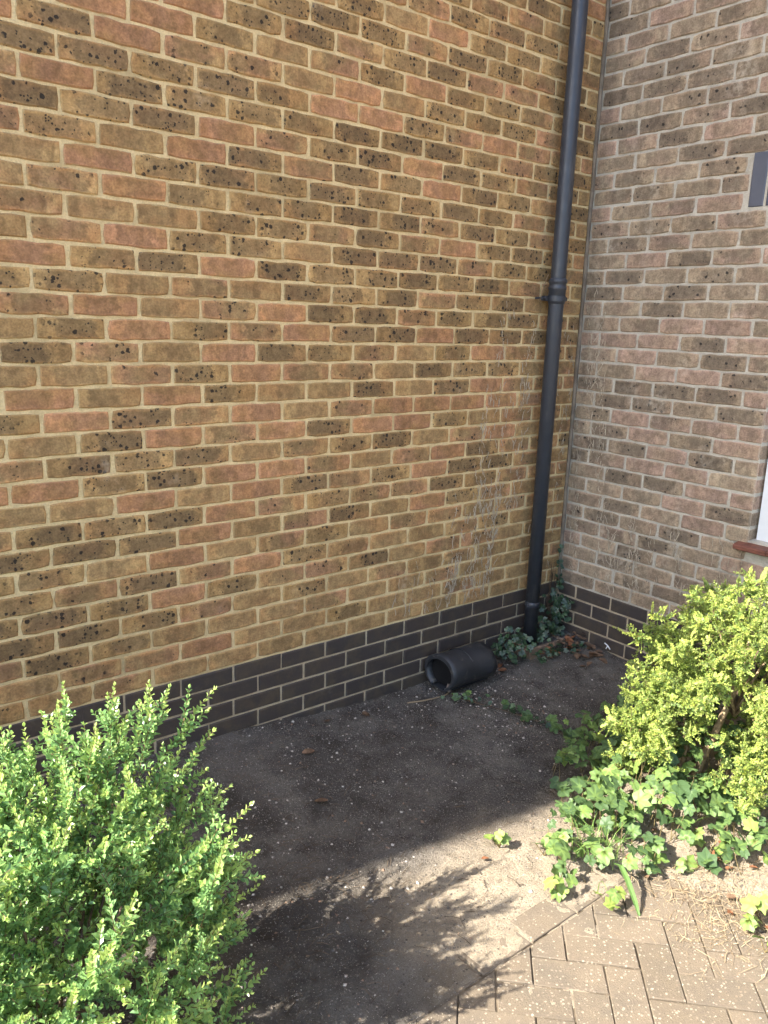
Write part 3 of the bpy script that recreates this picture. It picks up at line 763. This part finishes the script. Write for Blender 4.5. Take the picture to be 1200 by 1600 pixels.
for (x, y, z), (dx, dy, dz), s in [((-.88, -1.16, .62), (-1, .3, .12), 1.2), ((-.90, -1.18, .52), (-1, .25, -.05), 1.2), ((-.84, -1.18, .70), (-.9, .2, .4), 1.1), ((-.74, -1.24, .75), (-.4, .1, .9), .9), ((-.45, -1.28, .74), (.2, .1, 1), 1.1), ((-.3, -1.34, .72), (.4, 0, 1), 1.0), ((-.92, -1.2, .34), (-1, .2, -.2), 1.1)]:
    place_shoot(sb, rb.choice(SH_B), (x, y, z), Vector((dx, dy, dz)), rb.uniform(0, 6.28), s)

# ------------------------------------------------------------------ ivy
def ivy_mesh(seed, L, tint):
    rr = random.Random(seed); mb = MB()
    prof = [(0, .95), (14, .76), (28, .64), (52, .84), (70, .66), (88, .60), (112, .68), (135, .52), (160, .38), (180, .12)]
    pts = [(a, r*rr.uniform(.88, 1.12)) for a, r in prof]
    full = pts+[(-a, r*rr.uniform(.92, 1.08)) for a, r in prof[::-1] if 0 < a < 180]; n = len(full)
    vein = lambda a: min(abs(abs(a)-v) for v in (0, 52, 112))/26.0
    cup = rr.uniform(-.25, .35); vs = [Vector((0, .0, .02))*L]; tn = [tint+.35]
    for ring in (.5, 1.0):
        for a, r in full:
            t = math.radians(a); x = math.sin(t)*r*.62*ring; y = math.cos(t)*r*.62*ring+.05
            z = -cup*(x*x+y*y)+.055*min(1, vein(a))*ring+rr.uniform(-.02, .02)*ring-(.06*ring if ring == 1 and abs(a) < 20 else 0)
            vs.append(Vector((x, y, z))*L); tn.append(tint+(.28 if vein(a) < .3 else -.06)*(1-.55*ring)+rr.uniform(-.04, .04))
    fs = [(0, 1+(i+1) % n, 1+i) for i in range(n)]+[(1+i, 1+(i+1) % n, 1+n+(i+1) % n, 1+n+i) for i in range(n)]
    mb.add(vs, fs); mb.c = [(min(1, max(0, q)),)*3+(1,) for q in tn]
    return mb.mesh('ivy_leaf_shape', [M_IVY], True)
IVY = [ivy_mesh(300+i, .064, t) for i, t in enumerate((.0, .1, .2, .3, .42, .6, .8))]
POLY = [(-1.10, -.93), (-.80, -.74), (-.45, -.70), (-.12, -.80), (-.10, -1.62), (-1.02, -1.74), (-1.18, -1.63), (-1.24, -1.54), (-1.38, -1.47), (-1.50, -1.42), (-1.56, -1.30), (-1.42, -1.15), (-1.22, -1.04)]
def inside(x, y, P):
    c = False; j = len(P)-1
    for i in range(len(P)):
        if (P[i][1] > y) != (P[j][1] > y) and x < (P[j][0]-P[i][0])*(y-P[i][1])/(P[j][1]-P[i][1])+P[i][0]: c = not c
        j = i
    return c
def pdist(x, y, P):
    b = 9
    for i in range(len(P)):
        a, q = Vector(P[i]), Vector(P[(i+1) % len(P)]); ab = q-a; t = max(0, min(1, (Vector((x, y))-a).dot(ab)/ab.length_squared))
        b = min(b, (a+ab*t-Vector((x, y))).length)
    return b
ri = random.Random(51)
iv = empty('ivy_patch', (-1.05, -1.2, 0)); tag(iv, 'spreading green ivy at the foot of the golden shrub', 'ivy')
ivs = MB(); rest = MB(); n = 0; spots_iv = []
tries = 0
while len(spots_iv) < 600 and tries < 20000:
    tries += 1
    x, y = ri.uniform(-1.6, -.1), ri.uniform(-1.78, -.68)
    if not inside(x, y, POLY): continue
    dd = pdist(x, y, POLY)
    if dd < .05 and ri.random() < .45: continue
    if x > -.85 and ri.random() < .55: continue
    spots_iv.append((x, y, dd))
def ivy_leaf_at(root, x, y, z, s, tilt, meshes, mat=None):
    nrm = Vector((ri.gauss(-.25, tilt), ri.gauss(-.3, tilt), 1)).normalized(); sp = ri.uniform(0, 6.28)
    Mx = Matrix.Translation(Vector((x, y, z))-root.location) @ nrm.to_track_quat('Z', 'Y').to_matrix().to_4x4() @ Matrix.Rotation(sp, 4, 'Z') @ Matrix.Scale(s, 4)
    return Mx
spots_iv.sort(key=lambda t: (Vector((t[0], t[1], 0))-CP).length)
for k_, (x, y, dd) in enumerate(spots_iv):
    h = .025+min(.17, .05+dd*.6)*ri.random()**.9
    z = max(0, soil_z(x, y))+h; s = ri.uniform(.55, 1.25) if y < -1.0 else ri.uniform(.5, 1.05)
    me = ri.choices(IVY, (6, 6, 6, 5, 4, 2, 1))[0]
    Mx = ivy_leaf_at(iv, x, y, z, s, .5, IVY)
    if k_ < 300:
        o = link('leaf', me, iv); o.matrix_local = Mx
    else:
        ld = [Mx @ v.co for v in me.vertices]
        rest.add(ld, [tuple(p.vertices) for p in me.polygons]); rest.c.extend([tuple(c.color) for c in me.color_attributes['tint'].data])
    if k_ % 2 == 0:
        b = Vector((x+ri.uniform(-.05, .05), y+ri.uniform(-.05, .05), max(0, soil_z(x, y)))); q = Vector((x, y, z))
        ivs.tube([b-iv.location, (b+q)/2+Vector((ri.uniform(-.01, .01), ri.uniform(-.01, .01), .01))-iv.location, q-iv.location], [.0016, .0013, .001], 4, 0, False)
o = rest.obj('leaf_mass', M_IVY, iv); o['kind'] = 'stuff'
ivs.obj('stem_mass', M_STEM, iv)['kind'] = 'stuff'
# outlying tufts at the edge of the bed
def tuft(x, y, n_, s_, label, mats=None, group='young ivy tufts on the sunlit soil'):
    root = empty('ivy_tuft', (x, y, 0)); tag(root, label, 'ivy', group)
    for i in range(n_):
        a = ri.uniform(0, 6.28); d = ri.uniform(.01, .04)*s_; px, py = x+math.cos(a)*d, y+math.sin(a)*d; pz = max(0, soil_z(x, y))+ri.uniform(.02, .07)*s_
        me = IVY[ri.choice((4, 5, 6, 6))]; o = link('leaf', me, root); o.matrix_local = ivy_leaf_at(root, px, py, pz, s_*ri.uniform(.6, .9), .6, IVY)
        MB().tube([Vector((0, 0, max(0, soil_z(x, y)))), Vector((px-x, py-y, pz))], .0013, 4, 0, False).obj('stem', M_STEM, root)
tuft(-1.59, -1.10, 5, .9, 'single pale green ivy tuft set apart on the sandy soil')
tuft(-1.60, -1.36, 7, 1.1, 'bright ivy tuft at the near left tip of the ivy')
tuft(-1.52, -1.50, 5, 1.0, 'bright ivy sprig lying over the paving edge')
tuft(-1.50, -1.22, 6, 1.0, 'ivy tuft on the left border of the ivy, near the sandy soil')
tuft(-1.22, -1.80, 6, 1.25, 'broad-leaved ivy tuft among the dry clippings on the paving')
tuft(-1.30, -1.88, 3, .8, 'small green tuft at the right edge over the paving')
# dark ivy round the downpipe's foot and up the corner
ci = empty('dark_ivy', (-.25, -.1, .05)); tag(ci, 'dark ivy growing round the foot of the downpipe and up the corner', 'ivy')
IVD = [ivy_mesh(340+i, .042, t) for i, t in enumerate((.0, .3, .5, .7))]
for me in IVD: me.materials[0] = M_IVY_D
def civ(x, y, z, s, nx=-.4, ny=-.6, nz=.55):
    nrm = Vector((ri.gauss(nx, .4), ri.gauss(ny, .4), nz)).normalized()
    o = link('leaf', ri.choice(IVD), ci)
    o.matrix_local = Matrix.Translation(Vector((x, y, z))-ci.location) @ nrm.to_track_quat('Z', 'Y').to_matrix().to_4x4() @ Matrix.Rotation(ri.uniform(0, 6.28), 4, 'Z') @ Matrix.Scale(s, 4)
for i in range(80):                                            # left of the pipe, low mound
    x = ri.uniform(-.53, -.36); civ(x, ri.uniform(-.17, -.02), .06+ri.uniform(0, .17)*(1-abs(x+.43)/.14), ri.uniform(.6, 1.0))
for i in range(115):                                            # right of the pipe, bigger mound in the corner
    x = -.02-.24*ri.random(); y = -.02-.13*ri.random(); civ(x, y, .10+ri.random()**1.3*.27*(1-.9*(abs(x+.10)/.24)), ri.uniform(.6, 1.0))
for i in range(42):                                            # climbing column in the corner
    z = .25+ri.random()*.33; w = .07*(1-(z-.25)/.36)+.012; civ(-.012-ri.random()*w, -.014-ri.random()*w*.8, z, ri.uniform(.35, .65), -.7, -.7, .25)
for i in range(60):                                            # trailing in front of the gully
    civ(ri.uniform(-.42, -.04), ri.uniform(-.27, -.17), .075+ri.uniform(0, .035), ri.uniform(.5, .9), -.2, -.4, 1)
for i in range(5):
    pts = [Vector((-.02-ri.random()*.1, -.02-ri.random()*.06, .08))]
    for k_ in range(6): pts.append(pts[-1]+Vector((ri.uniform(-.012, .02), ri.uniform(-.008, .012), ri.uniform(.05, .09))))
    pts = [Vector((min(p.x, -.006), min(p.y, -.008), p.z))-ci.location for p in pts]; MB().tube(pts, [.003-.0003*q for q in range(len(pts))], 5).obj('stem', M_DARKW, ci)
# trailing strand of ivy across the shaded soil
ti = empty('trailing_ivy', (-.9, -.4, 0)); tag(ti, 'thin ivy strand trailing over the shaded soil towards the tunnel', 'ivy')
way = [(-.98, -.21), (-.955, -.25), (-.92, -.33), (-.86, -.44), (-.82, -.54), (-.79, -.66), (-.82, -.78)]
P = [Vector((x, y, soil_z(x, y)+.012)) for x, y in way]
MB().tube([p-ti.location for p in P], .0022, 5).obj('stem', M_DARKW, ti)
for i in range(46):
    f = ri.random()*(len(P)-1.01); k_ = int(f)
    if 2.4 < f < 3.0 and ri.random() < .7: continue
    p = P[k_].lerp(P[k_+1], f-k_); s = ri.uniform(.35, .75) if f < 2.5 else ri.uniform(.6, 1.1)
    o = link('leaf', ri.choice(IVD if ri.random() < .6 else IVY[:3]), ti)
    o.matrix_local = ivy_leaf_at(ti, p.x+ri.gauss(0, .025), p.y+ri.gauss(0, .025), p.z+ri.uniform(.005, .03), s, .35, IVY)

# ------------------------------------------------------------------ dried climber on the walls
M_TENDRIL = simple('dried_tendril', (.53, .45, .34), .9, .1, 0, .35, 25)
def climber(side, zones, label):
    rr = random.Random(61 if side == 'L' else 62); mb = MB()
    def pt(u, z): return (-u, -.0035, z) if side == 'L' else (-.0035, -u, z)
    def strand(u, z, L, w, lean):
        pts = []; n = max(3, int(L/.016)); a = lean
        for i in range(n):
            pts.append(pt(u, z)); a = a*.7+lean*.3+rr.gauss(0, .25); u += math.sin(a)*.016; z += math.cos(a)*.016
            if u < .01: u = .01
            if rr.random() < .25:
                l = rr.uniform(.006, .018); b = a+rr.choice((-1, 1))*rr.uniform(.5, 1.4)
                mb.tube([pt(u, z), pt(u+math.sin(b)*l, z+math.cos(b)*l)], w*.6, 3, 0, False)
        mb.tube(pts, w, 4, 0, False)
    for (u0, u1, z0, z1, n, L0, L1) in zones:
        cols = [rr.uniform(u0, u1) for _ in range(max(3, int(abs(u1-u0)/.055)))]
        for i in range(n):
            f = rr.random(); c = rr.choice(cols)+rr.gauss(0, .016)
            strand(max(.015, c-(f-.5)*.06), z0+(z1-z0)*f**1.15, rr.uniform(L0, L1), rr.uniform(.0008, .0016), rr.uniform(-.3, .3))
    o = mb.obj('dried_climber', M_TENDRIL); tag(o, label, 'dead climber', 'dried climber traces', 'stuff')
climber('L', [(.36, .95, .40, .95, 190, .02, .09), (.36, .75, .8, 1.45, 130, .02, .08), (.36, .60, 1.35, 1.85, 50, .02, .07), (.02, .24, .42, 1.75, 70, .02, .07), (.7, 1.2, .38, .62, 70, .02, .09)], 'pale dried climber roots clinging to the long wall beside the downpipe')
climber('R', [(.02, .24, .42, 1.25, 110, .02, .08), (.02, .28, 1.1, 1.95, 90, .02, .09), (.2, .5, .40, .8, 100, .02, .09), (.5, 1.05, .50, .80, 90, .02, .10)], 'pale dried climber roots clinging to the window wall near the corner')
# two straws caught behind the pipe bracket
for pts, lb in (([(-.365, -.03, 1.86), (-.36, -.045, 1.92), (-.335, -.05, 1.985)], 'bent dry straw caught left of the pipe bracket'), ([(-.22, -.04, 1.90), (-.19, -.045, 1.95), (-.165, -.05, 1.99)], 'dry straw caught right of the pipe bracket')):
    tag(MB().tube(pts, .0016, 5).obj('straw', M_STRAW), lb, 'straw', 'straws at the pipe bracket')

# ------------------------------------------------------------------ ground litter
rg = random.Random(71)
def gravel():
    k = NT('gravel_bits'); r = k.rnd(); c = k.mix(k.ramp(r, .3, .9), (.13, .11, .09), (.52, .47, .41)); c = k.mix(k.ramp(k.mth('FRACT', k.mth('MULTIPLY', r, 11)), .75, .9), c, (.24, .16, .11))
    mt = k.out(c, .85, .25); mb = MB()
    def stone(x, y, s):
        z = soil_z(x, y); v = []
        for d in ((1, 0, 0), (-1, 0, 0), (0, 1, 0), (0, -1, 0), (0, 0, .7), (0, 0, -.5)):
            q = rg.uniform(.65, 1.25)*s; v.append((x+d[0]*q, y+d[1]*q, z+s*.2+d[2]*q))
        mb.add(v, [(0, 2, 4), (2, 1, 4), (1, 3, 4), (3, 0, 4), (2, 0, 5), (1, 2, 5), (3, 1, 5), (0, 3, 5)])
    cl = [(-1.5, -.12, .28), (-1.1, -.15, .22), (-1.9, -.15, .3), (-.75, -.3, .16), (-.5, -.35, .2), (-.9, -.6, .15), (-2.1, -.5, .35), (-2.0, -1.1, .35), (-1.4, -.6, .4), (-.6, -.55, .3), (-2.3, -.9, .3)]
    n = 0
    while n < 4200:
        if rg.random() < .72:
            c = rg.choice(cl); x, y = rg.gauss(c[0], c[2]), rg.gauss(c[1], c[2]*.7)
        else: x, y = rg.uniform(-2.7, -.02), rg.uniform(-1.36, -.01)
        if not (-2.8 < x < -.015 and -1.38 < y < -.008): continue
        stone(x, y, rg.choice((.0012, .0014, .0017, .002, .0024, .003, .004, .0055))*rg.uniform(.8, 1.2) if rg.random() < .97 else rg.uniform(.005, .009)); n += 1
    o = mb.obj('gravel', mt); tag(o, 'scatter of tiny pale stones and grit on the bare soil', 'gravel', None, 'stuff')
gravel()
def clods():
    mb = MB()
    for i in range(2600):
        x, y = rg.uniform(-2.8, -.03), rg.uniform(-1.36, -.01)
        if noise.noise((x*3, y*3, 7.7)) < -.05 and rg.random() < .8: continue
        s_ = rg.choice((.002, .003, .004, .005, .007, .010))*rg.uniform(.7, 1.2); z = soil_z(x, y); v = []
        for d in ((1, 0, 0), (.5, .87, .1), (-.5, .87, 0), (-1, 0, .1), (-.5, -.87, 0), (.5, -.87, .1), (0, 0, .75)):
            q = rg.uniform(.6, 1.2)*s_; v.append((min(x+d[0]*q, -.006), min(y+d[1]*q, -.006), z+d[2]*q-.0005))
        mb.add(v, [(i_, (i_+1) % 6, 6) for i_ in range(6)])
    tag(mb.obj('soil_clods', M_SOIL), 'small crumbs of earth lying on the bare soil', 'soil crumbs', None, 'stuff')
clods()
def twigs():
    mb = MB()
    for i in range(750):
        x, y = (rg.uniform(-2.7, -.05), rg.uniform(-1.3, -.03)) if rg.random() < .4 else (rg.gauss(-2.35, .3), rg.gauss(-.75, .4))
        if not (-2.9 < x < -.03 and -1.36 < y < -.02): continue
        a = rg.uniform(0, 6.28); L = rg.uniform(.012, .06); z = soil_z(x, y)+.003
        x2, y2 = min(x+math.cos(a)*L, -.01), min(y+math.sin(a)*L, -.01)
        mb.tube([(x, y, z), ((x+x2)/2+rg.uniform(-.004, .004), (y+y2)/2+rg.uniform(-.004, .004), z+.004), (x2, y2, soil_z(x2, y2)+.003)], rg.uniform(.0006, .0013), 4, 0, False)
    tag(mb.obj('twig_litter', simple('twig', (.17, .13, .095), .9, .1, 0, .5, 8)), 'fine twig litter on the shaded soil', 'twigs', None, 'stuff')
twigs()
def straw_litter():
    mb = MB()
    for i in range(1200):
        if rg.random() < .72: x, y = rg.gauss(-1.16, .14), rg.gauss(-1.66, .10)
        else: x, y = rg.gauss(-1.28, .12), rg.gauss(-1.76, .12)
        if x > -.9 or y > -1.42 or x < -1.65: continue
        a = rg.uniform(0, 6.28); L = rg.choice((.012, .02, .03, .05, .08))*rg.uniform(.7, 1.2); t = rg.uniform(-.25, .3); b = max(0, soil_z(x, y)); dens = max(0, 1-((x+1.12)**2/.05+(y+1.62)**2/.03))
        z = b+.002+rg.random()*.022*dens
        d = Vector((math.cos(a), math.sin(a), t*.3*(dens+.05))); s = Vector((-math.sin(a), math.cos(a), rg.uniform(-.6, .6)))*rg.uniform(.0004, .001)
        p = Vector((x, y, z)); m_ = p+d*L*.5+Vector((rg.gauss(0, .12)*L, rg.gauss(0, .12)*L, .003)); e = p+d*L; e.z = max(e.z, b+.001)
        mb.add([p-s, p+s, m_+s, m_-s, e], [(0, 1, 2, 3), (3, 2, 4)])
    tag(mb.obj('dry_clippings', M_STRAW), 'pale dry grass clippings strewn over the paving by the ivy', 'clippings', None, 'stuff')
straw_litter()
def dead_mesh(seed, L):
    rr = random.Random(seed); mb = MB(); vs = []; fs = []; c1 = rr.uniform(2, 6); nx = 5
    for i in range(nx):
        f = i/(nx-1); w = math.sin(math.pi*(.08+.84*f))**.8*.33
        for s in (-1, -.5, 0, .5, 1):
            vs.append(Vector((s*w*rr.uniform(.9, 1.1), f-.5, c1*.12*(s*w)**2*4+.25*(f-.5)**2*rr.uniform(.2, 1)+rr.uniform(-.02, .02)))*L)
    for i in range(nx-1):
        for j in range(4): fs.append((i*5+j, i*5+j+1, i*5+j+6, i*5+j+5))
    return mb.add(vs, fs).mesh('dead_leaf_shape', [M_DRY], True)
DEAD = [dead_mesh(400+i, .055) for i in range(6)]
def dead(x, y, s, mat, label, group, dz=.008):
    o = link('dead_leaf', rg.choice(DEAD), None, (x, y, max(0, soil_z(x, y))+dz), (rg.uniform(-.4, .4), rg.uniform(-.4, .4), rg.uniform(0, 6.28)), mat); o.scale = (s, s, s); tag(o, label, 'leaf', group)
for i in range(34):
    dead(rg.gauss(-.10, .075), rg.gauss(-.24, .07) if i % 3 else rg.gauss(-.36, .05), rg.uniform(.5, .95), M_DRY, 'brown dead leaf in the heap at the foot of the window wall', 'heap of dead leaves', .008+rg.random()*.03) if True else None
for i in range(12): dead(rg.uniform(-.36, -.05), rg.uniform(-.24, -.16), rg.uniform(.5, .9), M_DRYR, 'rust-red dead leaf in front of the clay gully', 'rusty leaves at the gully', .02)
for x, y, lb in ((-.53, -.10, 'rust-red dead leaf beside the right end of the tunnel'), (-.56, -.14, 'small red-brown dead leaf close to the tunnel'), ): dead(x, y, .8, M_DRYR, lb, None)
for x, y, lb in ((-1.62, -.10, 'flat pale leaf near the dark brick base'), (-1.42, -.12, 'brown leaf below the dark bricks'), (-1.95, -.55, 'brown dead leaf alone on the shaded soil'), (-.93, -.29, 'reddish leaf beside the ivy strand'), (-1.83, -.28, 'curled leaf on the soil near the green shrub')): dead(x, y, .9, M_DRY, lb, None)
for i in range(20): dead(rg.gauss(-1.15, .14), rg.gauss(-1.66, .12), rg.uniform(.3, .7), rg.choice((M_DRY, M_DRYR, M_DRYR)), 'orange-brown dead leaf among the dry clippings', 'dead leaves in the clippings', .015)
dead(-1.68, -1.12, .5, M_DRYR, 'small orange leaf on the sunlit sandy soil', None)
# stalk by the tunnel and a scrap of white plastic by the wall
P = [(-1.185, -.130), (-1.12, -.155), (-1.05, -.165), (-.98, -.165), (-.93, -.155)]
tag(MB().tube([(x, y, soil_z(x, y)+.006) for x, y in P], [.0035, .0035, .003, .0028, .002], 6).obj('dry_stalk', M_STRAW), 'thin curved pale stalk lying in front of the tunnel', 'stalk')
mb = MB(); b = Vector((-.03, -.375, .105)); mb.tube([b, b+Vector((-.004, -.012, .022))], .003, 5); mb.tube([b+Vector((-.004, -.012, .022)), b+Vector((-.006, -.03, .008))], .003, 5); mb.tube([b+Vector((-.004, -.012, .022)), b+Vector((-.012, .004, .034))], .003, 5)
tag(mb.obj('plastic_scrap', simple('white_plastic', (.75, .78, .82), .4, .4, 0, .05)), 'tiny forked scrap of white plastic against the window wall', 'scrap')
# grass clump and one broad blade
gc = empty('grass_clump', (-1.35, -1.33, 0)); tag(gc, 'clump of fine green grass growing through the ivy', 'grass')
for i in range(60):
    x, y = rg.gauss(0, .05), rg.gauss(0, .05); a = rg.uniform(0, 6.28); L = rg.uniform(.10, .24); d = Vector((math.cos(a), math.sin(a), 0)); s = Vector((-d.y, d.x, 0))*rg.uniform(.0008, .0022)
    mb = MB(); q = [Vector((x, y, .02))+d*L*f*f*.75+Vector((0, 0, L*(f-.42*f*f*1.2))) for f in (0, .25, .5, .75, 1)]; vs = []
    for i_, p in enumerate(q): w = (1, 1, .85, .6, .08)[i_]; vs += [p-s*w, p+s*w]
    t = rg.uniform(.3, 1); mb.add(vs, [(2*j, 2*j+1, 2*j+3, 2*j+2) for j in range(4)], 0, (t, t, t, 1)); mb.obj('blade', M_GRASS, gc)
bl = MB(); q = [Vector((-1.40, -1.42, .06)), Vector((-1.42, -1.46, .085)), Vector((-1.44, -1.50, .07)), Vector((-1.465, -1.55, .035)), Vector((-1.475, -1.575, .006))]; vs = []
for i_, p in enumerate(q): w = (.004, .0085, .0095, .008, .004)[i_]; s = Vector((.85, -.5, .0)).normalized()*w; vs += [p-s, p+Vector((0, 0, -.003)), p+s]
bl.add(vs, [f for j in range(4) for f in ((3*j, 3*j+1, 3*j+4, 3*j+3), (3*j+1, 3*j+2, 3*j+5, 3*j+4))], 0, (.5, .5, .5, 1))
tag(bl.obj('grass_plant', M_GRASS), 'single broad green blade bent down onto the paving', 'grass')
